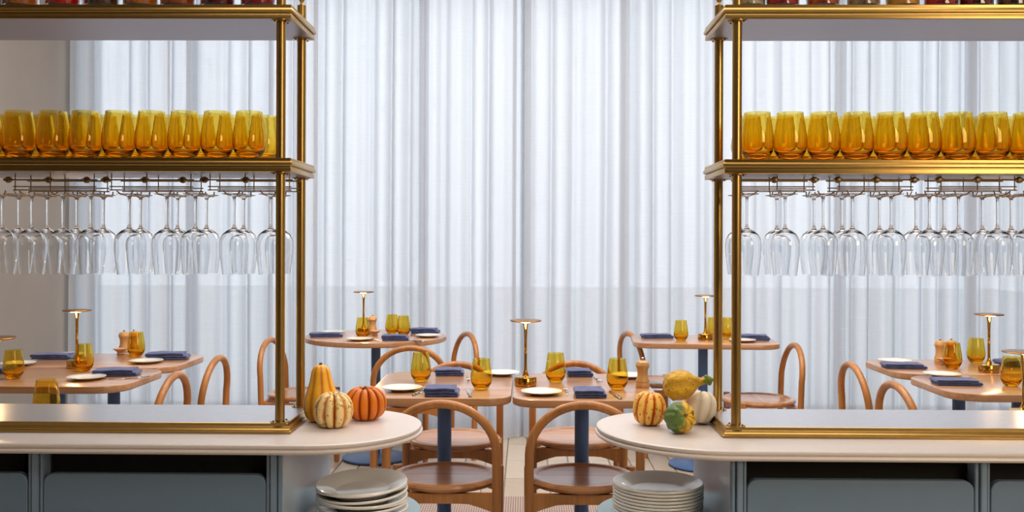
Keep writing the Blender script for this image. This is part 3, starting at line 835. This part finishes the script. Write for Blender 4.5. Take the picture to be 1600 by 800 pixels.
# right: posts at 1145-1166 and 1525-1548
RYf = RY0 + 0.04; RYb = RY1 - 0.03
pR0 = X(1144, RYf, 0.7); pR1 = X(1548, RYf, 0.7)
zdr = Zat(1350, 751, RYf)
c2 = cabinet('slate cabinet under the right counter, beside the rounded shelf', pR0, pR1, RYf, RYb, zd=zdr)
D = RYb - RYf
MB().add([(-0.002, 0.02, 0.0), (0.010, 0.02, 0.0), (0.010, D, 0.0), (-0.012, D, 0.0), (-0.002, 0.02, CT - 0.0285), (0.010, 0.02, CT - 0.0285), (0.010, D, CT - 0.0285), (-0.012, D, CT - 0.0285)],
      [(0, 3, 2, 1), (4, 5, 6, 7), (0, 1, 5, 4), (1, 2, 6, 5), (2, 3, 7, 6), (3, 0, 4, 7)][0:6]).build('end_panel', 'endpanel', c2, smooth=False)
t = cabinet('slate cabinet at the far right under the right counter', pR1 - 0.036, 2.55, RYf, RYb, 'noleft', zd=zdr)

# rounded lower shelves beside the cabinets
SZ = 0.576
def end_shelf(s):
    if s < 0:
        a, b, y0, y1 = pL1 + 0.034, LTX - 0.006, LY0 + 0.015, LY1 - 0.02; rad = [(y1 - y0) * 0.46, 0.002, 0.002, (y1 - y0) * 0.49]
        loc = (a, y0, 0)
    else:
        a, b, y0, y1 = RTX + 0.006, pR0 - 0.016, RY0 + 0.02, RY1 - 0.02; rad = [0.002, (y1 - y0) * 0.40, (y1 - y0) * 0.56, 0.002]
    word = 'left' if s < 0 else 'right'
    t = thing('end_shelf', 'pale blue rounded shelf under the %s counter end' % word, 'shelf', ((a + b) / 2, (y0 + y1) / 2, 0))
    ox, oy = (a + b) / 2, (y0 + y1) / 2
    MB().slab(rrect(a - ox, b - ox, y0 - oy, y1 - oy, rad, 16), [(-0.003, SZ), (0, SZ - 0.003), (0, SZ - 0.022), (-0.003, SZ - 0.025)]).build('shelf_board', 'paleblue', t, ang=0.7)
    MB().slab(rrect(a - ox, b - ox, y0 - oy, y1 - oy, rad, 16), [(-0.003, 0.12), (0, 0.117), (0, 0.0), (-0.003, 0.0)]).build('shelf_base', 'paleblue', t, ang=0.7)
    MB().tube([(0, 0.0, 0.12), (0, 0.0, SZ - 0.024)], 0.02, 20).build('support_post', 'cab', t)
MT['paleblue'] = plain('pale_blue_lacquer', (150, 178, 190), 0.3, 0, 0.02)
end_shelf(-1); end_shelf(1)

# plate stacks
def make_dinner_plate():
    return tag(MB().lathe([(0, 0.002), (0.066, 0.002), (0.068, 0.0), (0.073, 0.0), (0.076, 0.003), (0.088, 0.0115), (0.119, 0.0205), (0.1235, 0.0215), (0.1252, 0.0240), (0.1252, 0.0268), (0.1235, 0.0287), (0.118, 0.0272), (0.086, 0.0170), (0.0735, 0.0080), (0.070, 0.0068), (0, 0.0062)], 64).build('dinner_plate', 'stoneware', ang=0.8), 'x', 'plate')
DP = Proto(make_dinner_plate())
def stack(px, py, ztop, n, pitch, word, tilt):
    x, y = G(px, py, ztop)
    for k in range(n):
        if k == n - 1: w_ = 'topmost %s dinner plate of the %s stack' % ('grey-white', word)
        elif k == 0: w_ = 'bottom grey-white dinner plate of the %s stack' % word
        else: w_ = 'grey-white dinner plate, %s from the top of the %s stack' % (ORD[n - 1 - k], word)
        o = DP.put((x + R.uniform(-0.0015, 0.0015), y + R.uniform(-0.001, 0.001), SZ + 0.001 + k * pitch + tilt * k / n * 0.07), 0, w_, 'dinner plates stacked under the %s counter end' % word)
        o.rotation_euler = (tilt * (k + 1) / n, 0, R.uniform(0, 6))
stack(566.5, 753, 0.678, 8, 0.0100, 'left', 0.075)
stack(1028, 752, 0.676, 9, 0.0090, 'right', 0.0)

# ================================================================== DISPLAY SHELVES (brass etageres)
def etagere(s):
    word = 'left' if s < 0 else 'right'
    if s < 0:
        cx, cyy = G(454, 678.5, CT)
        px_f, px_b = 438, 470
    else:
        cx, cyy = G(1129.5, 684.5, CT)
        px_f, px_b = 1150.5, 1122
    D = 0.305
    xin = cx; xout = WX0 + 0.02 if s < 0 else 2.45
    y0 = cyy; y1 = y0 + D
    t = thing('display_shelf', 'brass shelving unit standing on the %s counter' % word, 'shelving unit', (cx, y0, CT))
    def outl(grow):
        a, b = (xout, xin) if s < 0 else (xin, xout)
        return rrect(a - cx - grow, b - cx + grow, 0 - grow, D + grow, 0.004, 2)
    tray_t = 0.028
    MB().slab(outl(0.0), [(-0.013, tray_t), (-0.0115, tray_t), (-0.010, tray_t - 0.001), (-0.010, tray_t - 0.009), (-0.0085, tray_t - 0.011), (-0.005, tray_t - 0.014), (-0.003, tray_t - 0.017), (-0.003, 0.008), (0, 0.0065), (0, 0.001), (-0.002, 0.0)],
              0, 1).build('tray', ['brass', 'steel'], t, ang=0.5)
    # shelves
    ym, yt = (268, 28.5) if s < 0 else (271.5, 29.0)
    pxr = 250 if s < 0 else 1350
    zs = [Zat(pxr, ym, y0) - CT, Zat(pxr, yt, y0) - CT]
    th = 0.038
    for zb in zs:
        zz = zb + th
        prof = [(-0.008, zz), (-0.004, zz), (-0.003, zz - 0.001), (-0.003, zz - 0.008), (0.0, zz - 0.010), (0.0015, zz - 0.014), (0.0015, zz - 0.019), (-0.001, zz - 0.0215), (-0.006, zz - 0.022), (-0.006, zz - 0.0245),
                (-0.0035, zz - 0.025), (-0.003, zz - 0.027), (-0.003, zz - 0.0365), (-0.005, zb)]
        MB().slab(outl(0.0), prof, 0, 1, 1).build('shelf', ['brass', 'underside'], t, ang=0.5)
    ztop = Zat(470, 8, y0 + 0.27) - CT
    yfp = 0.028; ybp = D - 0.030
    for py_, pxx in ((yfp, px_f), (ybp, px_b)):
        xp = X(pxx, y0 + py_, 1.2) - cx
        for xx in (xp, (xout - cx) + (0.05 if s < 0 else -0.05)):
            p = MB().lathe([(0, tray_t), (0.0128, tray_t), (0.0128, ztop), (0.0115, ztop + 0.001), (0, ztop + 0.001)], 28, M=Matrix.Translation((xx, py_, 0))).build('post', 'brass', t)
            MB().lathe([(0.0, ztop), (0.0065, ztop), (0.004, ztop + 0.008), (0.0085, ztop + 0.016), (0.0115, ztop + 0.028), (0.0085, ztop + 0.040), (0, ztop + 0.046)], 20, M=Matrix.Translation((xx, py_, 0))).build('finial', 'brass', p)
            for zf, dr in ((tray_t, 1), (zs[0], -1), (zs[1], -1)):
                fz = [(0.0129, zf), (0.026, zf), (0.026, zf + dr * 0.002), (0.0129, zf + dr * 0.0045)]
                MB().lathe(fz, 28, M=Matrix.Translation((xx, py_, 0)), closed=True).build('flange', 'brass', p)
                for q in range(4):
                    a = PI / 4 + q * PI / 2
                    MB().lathe([(0, zf + dr * 0.0022), (0.0028, zf + dr * 0.0022), (0.0022, zf + dr * 0.0055), (0, zf + dr * 0.0060)], 10,
                               M=Matrix.Translation((xx + 0.0205 * math.cos(a), py_ + 0.0205 * math.sin(a), 0))).build('screw', 'dark', p)
    return y0, [CT + z for z in zs], th
MT['underside'] = plain('satin_lilac_grey_panel', (168, 170, 188), 0.36, 0.55, 0.02, 6)
LS_y, LS_z, TH = etagere(-1)
RS_y, RS_z, _ = etagere(1)

# amber glasses on the middle shelves
def shelf_glasses(s):
    y0, zs = (LS_y, LS_z) if s < 0 else (RS_y, RS_z)
    word = 'left' if s < 0 else 'right'; z = zs[0] + TH + 0.0006
    front = [389.5, 339.5, 288, 237, 185.5, 134, 83, 29, -23] if s < 0 else [1183, 1234.5, 1286.7, 1338.5, 1391, 1444, 1496.8, 1551, 1605]
    k_ = 1.075
    sp = 0.0925
    yf = y0 + 0.058
    for row in (0, 1):
        Y = yf + row * 0.098
        for k, p in enumerate(front):
            if row == 0: x = X(p, Y, z + 0.05)
            else:
                x = X(front[0], yf, z + 0.05) + (0.0 if s > 0 else 0.0) + s * k * sp
                x += (0.016 if s < 0 else -0.004)
            lab = 'amber stemless glass on the %s shelf, %s row, %s from the post' % (word, 'front' if row == 0 else 'back', ORD[k])
            GL.put((x, Y, z), R.uniform(0, 6), lab, 'amber glasses on the %s shelf' % word, (k_, k_, k_ * 1.01))
shelf_glasses(-1); shelf_glasses(1)

# ================================================================== STEMWARE RACKS + HANGING WINE GLASSES
def rack(s, label, pxs, knobs, pw0, pw1, stems, Yf, Yb, zsh):
    t = thing('glass_rack', label, 'glass rack', (X((pw0 + pw1) / 2, Yf), Yf, zsh), group='brass stemware racks under the %s shelf' % ('left' if s < 0 else 'right'))
    ox, oy, oz = t.location
    zl = oz - 0.0
    z1 = Zat(pxs[0], 291.5, Yf) - oz; z2 = Zat(pxs[0], 296.8, Yf) - oz; zr = Zat(pxs[0], 281, Yf) - oz
    rw = 0.0016
    xs = [X(p, Yf) - ox for p in pxs]; xa = min(xs) - 0.006; xb = max(xs) + 0.006
    zg = z2 - 0.014
    for yy in (0.0, Yb - Yf):
        MB().tube([(xa, yy, z1), (xb, yy, z1)], rw, 8).build('wire', 'wire', t)
        MB().tube([(xa, yy, z2), (xb, yy, z2)], rw, 8).build('wire', 'wire', t)
        for x in xs: MB().tube([(x, yy, 0.0), (x, yy, z2 - 0.002)], rw, 8).build('wire', 'wire', t)
    MB().tube([(xa - 0.004, -0.004, zr), (xb + 0.004, -0.004, zr)], 0.0022, 10).build('rod', 'wire', t)
    MB().tube([(xa - 0.004, Yb - Yf, zr + 0.002), (xb + 0.004, Yb - Yf, zr + 0.002)], 0.0022, 10).build('rod', 'wire', t)
    for kx in knobs:
        x = X(kx, Yf) - ox
        m = MB().lathe([(0, -0.010), (0.006, -0.009), (0.009, -0.004), (0.009, 0.004), (0.006, 0.009), (0, 0.010)], 18, M=Matrix.Translation((x, -0.004, zr)) @ Matrix.Rotation(PI / 2, 4, 'X'))
        m.tube([(x - 0.012, -0.006, zr), (x + 0.012, -0.006, zr)], 0.004, 10)
        m.build('knob', 'wire', t)
    for x in xs:
        x_ = x
    for px in stems:
        xc = X(px, Yf) - ox
        for sgn in (-1, 1):
            xw = xc + sgn * 0.0125
            pts = [(xw + sgn * 0.010, -0.028, zg + 0.010), (xw + sgn * 0.002, -0.018, zg + 0.001), (xw, 0.0, zg), (xw, Yb - Yf + 0.03, zg), (xw, Yb - Yf + 0.034, z2)]
            MB().tube(pts, rw * 1.15, 8).build('runner', 'wire', t)
        MB().tube([(xc - 0.0125, Yb - Yf + 0.02, zg), (xc - 0.0125, Yb - Yf, z2)], rw, 6).build('wire', 'wire', t)
    return oz + zg + rw * 1.2

def make_wine():
    h = 0.2265
    foot = [(0, 0.0), (0.033, 0.0), (0.0345, 0.0012), (0.033, 0.002), (0.014, 0.0045), (0.0055, 0.009), (0.0038, 0.016), (0.0033, 0.05), (0.0034, 0.082), (0.0048, 0.092), (0.0085, 0.0975),
            (0.020, 0.103), (0.032, 0.113), (0.0385, 0.127), (0.0405, 0.143), (0.0395, 0.165), (0.0360, 0.195), (0.0320, h)]
    inn = [(0.0313, h), (0.0353, 0.195), (0.0387, 0.165), (0.0397, 0.143), (0.0377, 0.128), (0.031, 0.1145), (0.018, 0.1055), (0, 0.103)]
    o = MB().lathe([(r, -z) for r, z in foot + inn][::-1], 36).build('wine_glass', 'clear', ang=0.9)
    return tag(o, 'x', 'wine glass')
WG = Proto(make_wine())
def racks(s):
    y0, zs = (LS_y, LS_z) if s < 0 else (RS_y, RS_z)
    word = 'left' if s < 0 else 'right'
    Yf = y0 + 0.095; Yb = Yf + 0.088
    if s < 0:
        Fp = [423, 366, 306, 260, 201, 141, 97, 50, 4]
        R3 = [('nearest the posts', [328, 383, 452], [320, 384], 322, 452, Fp[0:3]), ('in the middle', [174, 229, 298], [166, 227, 286], 166, 298, Fp[3:6]), ('farthest from the posts', [23.5, 78.5, 147], [14, 77, 136], 12, 147, Fp[6:9])]
    else:
        Fp = [1167, 1227, 1286, 1331, 1391, 1451, 1497, 1558, 1604]
        R3 = [('nearest the posts', [1158, 1214, 1270], [1209, 1271], 1158, 1270, Fp[0:3]), ('in the middle', [1311, 1367, 1423], [1308, 1368, 1427], 1311, 1423, Fp[3:6]), ('farthest from the posts', [1470, 1527, 1585], [1466, 1526, 1591], 1470, 1585, Fp[6:9])]
    for d, pxs, kn, a, b, st in R3:
        zf = rack(s, 'brass wire stemware rack under the %s shelf, %s' % (word, d), pxs, kn, a, b, st, Yf, Yb, zs[0])
        for row, Y in ((0, Yf + 0.012), (1, Yb + 0.014)):
            for p in st:
                x = X(p, Yf + 0.012, 1.3) + R.uniform(-0.0015, 0.0015)
                k = Fp.index(p)
                WG.put((x, Y + R.uniform(-0.002, 0.002), zf + 0.0022), R.uniform(0, 6), 'hanging wine glass under the %s shelf, %s row, %s from the post' % (word, 'front' if row == 0 else 'back', ORD[k]),
                       'wine glasses hanging under the %s shelf' % word)
racks(-1); racks(1)

# ================================================================== JARS ON THE TOP SHELVES
def jar_mat(name, rgb, rgb2):
    m = Mat(name); n = m.noise(m.coords(), 55, 3, 0.5, 0.4)
    m.base(m.ramp(n, [(0.35, lin(rgb2)), (0.6, lin(rgb))])); m.set(Roughness=0.25); m.b.inputs['Coat Weight'].default_value = 0.4
    return m.m
JM = {'dark red': ((120, 10, 12), (50, 4, 6)), 'orange': ((206, 116, 20), (160, 70, 10)), 'bright red': ((220, 24, 12), (170, 10, 8)), 'brown': ((96, 60, 30), (50, 26, 16)),
      'red': ((176, 16, 18), (120, 8, 12)), 'amber': ((214, 150, 30), (180, 110, 16)), 'cream': ((214, 196, 150), (160, 132, 84)), 'rust': ((190, 84, 20), (130, 50, 14)), 'speckled brown': ((170, 140, 90), (90, 62, 34))}
for k, (a, b) in list(JM.items()): MT['jar_' + k] = jar_mat('preserves_' + k.replace(' ', '_'), a, b)
def jar(xc, Y, z, colour, label, group, r=0.042):
    t = thing('preserve_jar', label, 'jar', (xc, Y, z), 0, group)
    MB().lathe([(0, 0.001), (r - 0.004, 0.001), (r, 0.006), (r, 0.105), (r - 0.004, 0.115), (r - 0.012, 0.122), (r - 0.012, 0.134), (r - 0.0135, 0.134), (r - 0.0135, 0.121), (r - 0.006, 0.113), (r - 0.002, 0.104), (r - 0.002, 0.007), (r - 0.006, 0.0045), (0, 0.0045)], 32).build('jar_glass', 'clear', t)
    MB().lathe([(0, 0.0048), (r - 0.0065, 0.0048), (r - 0.003, 0.008), (r - 0.003, 0.094), (0, 0.096)], 28).build('preserves', 'jar_' + colour, t)
    MB().lathe([(r - 0.0115, 0.1345), (r - 0.009, 0.130), (r - 0.007, 0.1345), (r - 0.007, 0.145), (r - 0.009, 0.147), (0, 0.147)], 32).build('lid', 'brass', t)
jl = [(403, 'red'), (345, 'dark red'), (317, None), (268, 'dark red'), (220, 'amber'), (158, 'brown'), (97, 'bright red'), (30, 'orange'), (-24, 'dark red')]
jl = [(402, 'red'), (339, 'dark red'), (277, 'rust'), (219, 'orange'), (158, 'brown'), (97, 'bright red'), (31, 'orange'), (-25, 'dark red')]
for k, (p, c_) in enumerate(jl):
    jar(X(p, LS_y + 0.06), LS_y + 0.06, LS_z[1] + TH + 0.0005, c_, 'glass jar of %s preserves on left top shelf, %s from the posts' % (c_, ORD[k]), 'preserve jars on the left top shelf', 0.047)
jr = [(1168, 'cream'), (1221, 'red'), (1284, 'rust'), (1347, 'speckled brown'), (1408, 'amber'), (1468, 'red'), (1523, 'dark red'), (1582, 'brown')]
for k, (p, c_) in enumerate(jr):
    jar(X(p, RS_y + 0.06), RS_y + 0.06, RS_z[1] + TH + 0.0005, c_, 'glass jar of %s preserves on right top shelf, %s from the posts' % (c_, ORD[k]), 'preserve jars on the right top shelf', 0.045)

# ================================================================== GOURDS
def gourd(name, label, px, py, prof, ribs, depth, mat, rot=(0, 0, 0), lift=0.0, Y=None, bumps=0, seed=1, stem=None, rz_phase=0.0, cat='gourd', groove_pow=0.5):
    """prof: (r,z) bottom to top; origin at base; py = base line pixel on the counter"""
    rg = random.Random(seed); n = 96
    if Y is None: x, y = G(px, py, CT)
    else: x, y = X(px, Y, CT + lift), Y
    # smooth profile by catmull sampling
    P = prof; S = []
    for i in range(len(P) - 1):
        p0 = P[max(0, i - 1)]; p1 = P[i]; p2 = P[i + 1]; p3 = P[min(len(P) - 1, i + 2)]
        for k in range(5):
            t_ = k / 5
            S.append(tuple(0.5 * ((2 * p1[c]) + (-p0[c] + p2[c]) * t_ + (2 * p0[c] - 5 * p1[c] + 4 * p2[c] - p3[c]) * t_ ** 2 + (-p0[c] + 3 * p1[c] - 3 * p2[c] + p3[c]) * t_ ** 3) for c in (0, 1)))
    S.append(P[-1])
    rmax = max(r for r, z in S)
    warts = [(rg.uniform(0, 2 * PI), rg.uniform(0.1, 0.95) * P[-1][1], rg.uniform(0.0012, 0.0030)) for _ in range(bumps)]
    wob = [rg.uniform(-0.25, 0.25) for _ in range(max(1, ribs))]
    m = MB(); v = []; f = []
    for r, z in S:
        r = max(r, 0.0004)
        for k in range(n):
            a = 2 * PI * k / n
            if ribs:
                c_ = abs(math.cos(ribs * a / 2)) ** groove_pow
                rr = r * (1 - depth * (1.0 + wob[int((a * ribs / (2 * PI) + 0.5)) % ribs]) * (1 - c_) * min(1, r / rmax * 1.3)) * (1 + 0.12 * depth * wob[int((a * ribs / (2 * PI))) % ribs] * c_)
            else: rr = r
            rr *= 1 + 0.012 * math.sin(a * 2 + z * 30 + seed)
            for wa, wz, wr in warts:
                da = (a - wa + PI) % (2 * PI) - PI; d2 = (da * r) ** 2 + (z - wz) ** 2
                if d2 < 0.0003: rr += wr * math.exp(-d2 / 0.000026)
            zt = z
            if ribs and depth > 0.075: zt = z - 0.55 * depth * (1 - c_) * P[-1][1] * (max(0.0, z) / max(q_[1] for q_ in P)) ** 5 * (1 + 0.4 * wob[int(a * ribs / (2 * PI)) % ribs])
            v.append((rr * math.cos(a), rr * math.sin(a), zt))
    N = len(S)
    for i in range(N - 1):
        for k in range(n):
            k2 = (k + 1) % n; f.append((i * n + k, i * n + k2, (i + 1) * n + k2, (i + 1) * n + k))
    f.append(tuple(range(n))[::-1]); f.append(tuple((N - 1) * n + k for k in range(n)))
    t = thing(name, label, cat, (x, y, CT + lift), 0)
    zc = sum(z for _, z in S) / len(S)
    b = m.add(v, f).build('gourd_body', mat, t, ang=1.4)
    b.rotation_euler = rot
    if stem:
        s_ = MB().tube([Vector(q) for q in stem[0]], stem[1], 10).build('stem', stem[2], t)
        s_.rotation_euler = rot
    # settle on the counter
    if lift == 0.0:
        M = Euler(rot).to_matrix(); zmin = min((M @ Vector(p)).z for p in v)
        b.location = (0, 0, -zmin)
        for ch in t.children:
            if ch is not b: ch.location = (0, 0, -zmin)
    return t
# left trio
pumpk = lambda w, h, dip: [(0.0, h * 0.05), (w * 0.35, 0.0), (w * 0.72, h * 0.08), (w * 0.94, h * 0.28), (w, h * 0.5), (w * 0.93, h * 0.74), (w * 0.70, h * 0.93), (w * 0.42, h), (w * 0.18, h - dip * 0.6), (0.0, h - dip)]
gourd('pear_gourd', 'tall yellow-orange pear-shaped gourd beside the left shelf post', 503.5, 658,
      [(0.0, 0.004), (0.025, 0.0), (0.043, 0.010), (0.0515, 0.034), (0.0505, 0.058), (0.0435, 0.084), (0.0355, 0.108), (0.0300, 0.130), (0.0262, 0.146), (0.0170, 0.159), (0.0, 0.1635)],
      9, 0.07, 'g_pear', (0, -0.03, 0.4), stem=([(0, 0, 0.158), (0, 0, 0.168)], [0.006, 0.004], 'stem'), groove_pow=0.7)
gourd('striped_squash', 'small cream squash striped orange, in front of the pear gourd', 521, 667, pumpk(0.0550, 0.094, 0.014), 10, 0.27, 'g_carn', (0.06, 0, 0.25), cat='squash',
      stem=([(0, 0, 0.078), (0.001, 0, 0.088)], [0.008, 0.006], 'stem'))
gourd('orange_pumpkin', 'small bright orange pumpkin on the left counter end', 571, 655, pumpk(0.0615, 0.092, 0.016), 12, 0.20, 'g_orange', (0.05, 0, 0.1), cat='pumpkin',
      stem=([(0, 0, 0.074), (0.0, 0, 0.086), (-0.004, 0, 0.094)], [0.009, 0.006, 0.007], 'stem'))
# right group
gourd('striped_squash', 'orange and cream striped squash at left of the right gourd pile', 1012, 664, pumpk(0.0480, 0.091, 0.012), 10, 0.22, 'g_stripe', (0.02, 0.10, 0.2), cat='squash',
      stem=([(0, 0, 0.078), (0.001, 0, 0.086)], [0.007, 0.005], 'stem'))
gourd('white_pumpkin', 'small white pumpkin lying against the right brass tray', 1089, 663, pumpk(0.0495, 0.090, 0.010), 8, 0.08, 'g_white', (-0.15, 0.22, 0.2), cat='pumpkin',
      stem=([(0, 0, 0.078), (0, 0, 0.086)], [0.007, 0.005], 'stem'))
gourd('warty_gourd', 'round green and yellow bumpy gourd at front of the right pile', 1053, 672.5,
      [(0.0, 0.0), (0.020, 0.003), (0.036, 0.018), (0.0425, 0.040), (0.038, 0.062), (0.024, 0.078), (0.010, 0.083), (0.0, 0.083)], 10, 0.05, 'g_green', (1.25, 0.0, 0.25), bumps=60, seed=4,
      stem=([(0, 0, 0.080), (0.001, 0, 0.089)], [0.005, 0.004], 'stem'), groove_pow=1.0)
gourd('necked_gourd', 'yellow warty gourd with a green-tipped neck lying on the right pile', 1037, 0,
      [(0.0, 0.0), (0.020, 0.003), (0.036, 0.018), (0.0430, 0.042), (0.0395, 0.066), (0.027, 0.085), (0.0155, 0.097), (0.0110, 0.110), (0.0100, 0.124), (0.0105, 0.136), (0.006, 0.141), (0.0, 0.142)], 5, 0.03, 'g_yellow',
      (0.0, 1.42, 0.12), lift=0.110, Y=2.80, bumps=80, seed=9, stem=([(0, 0, 0.139), (0.001, 0, 0.146)], [0.006, 0.004], 'stem_green'), groove_pow=1.0)
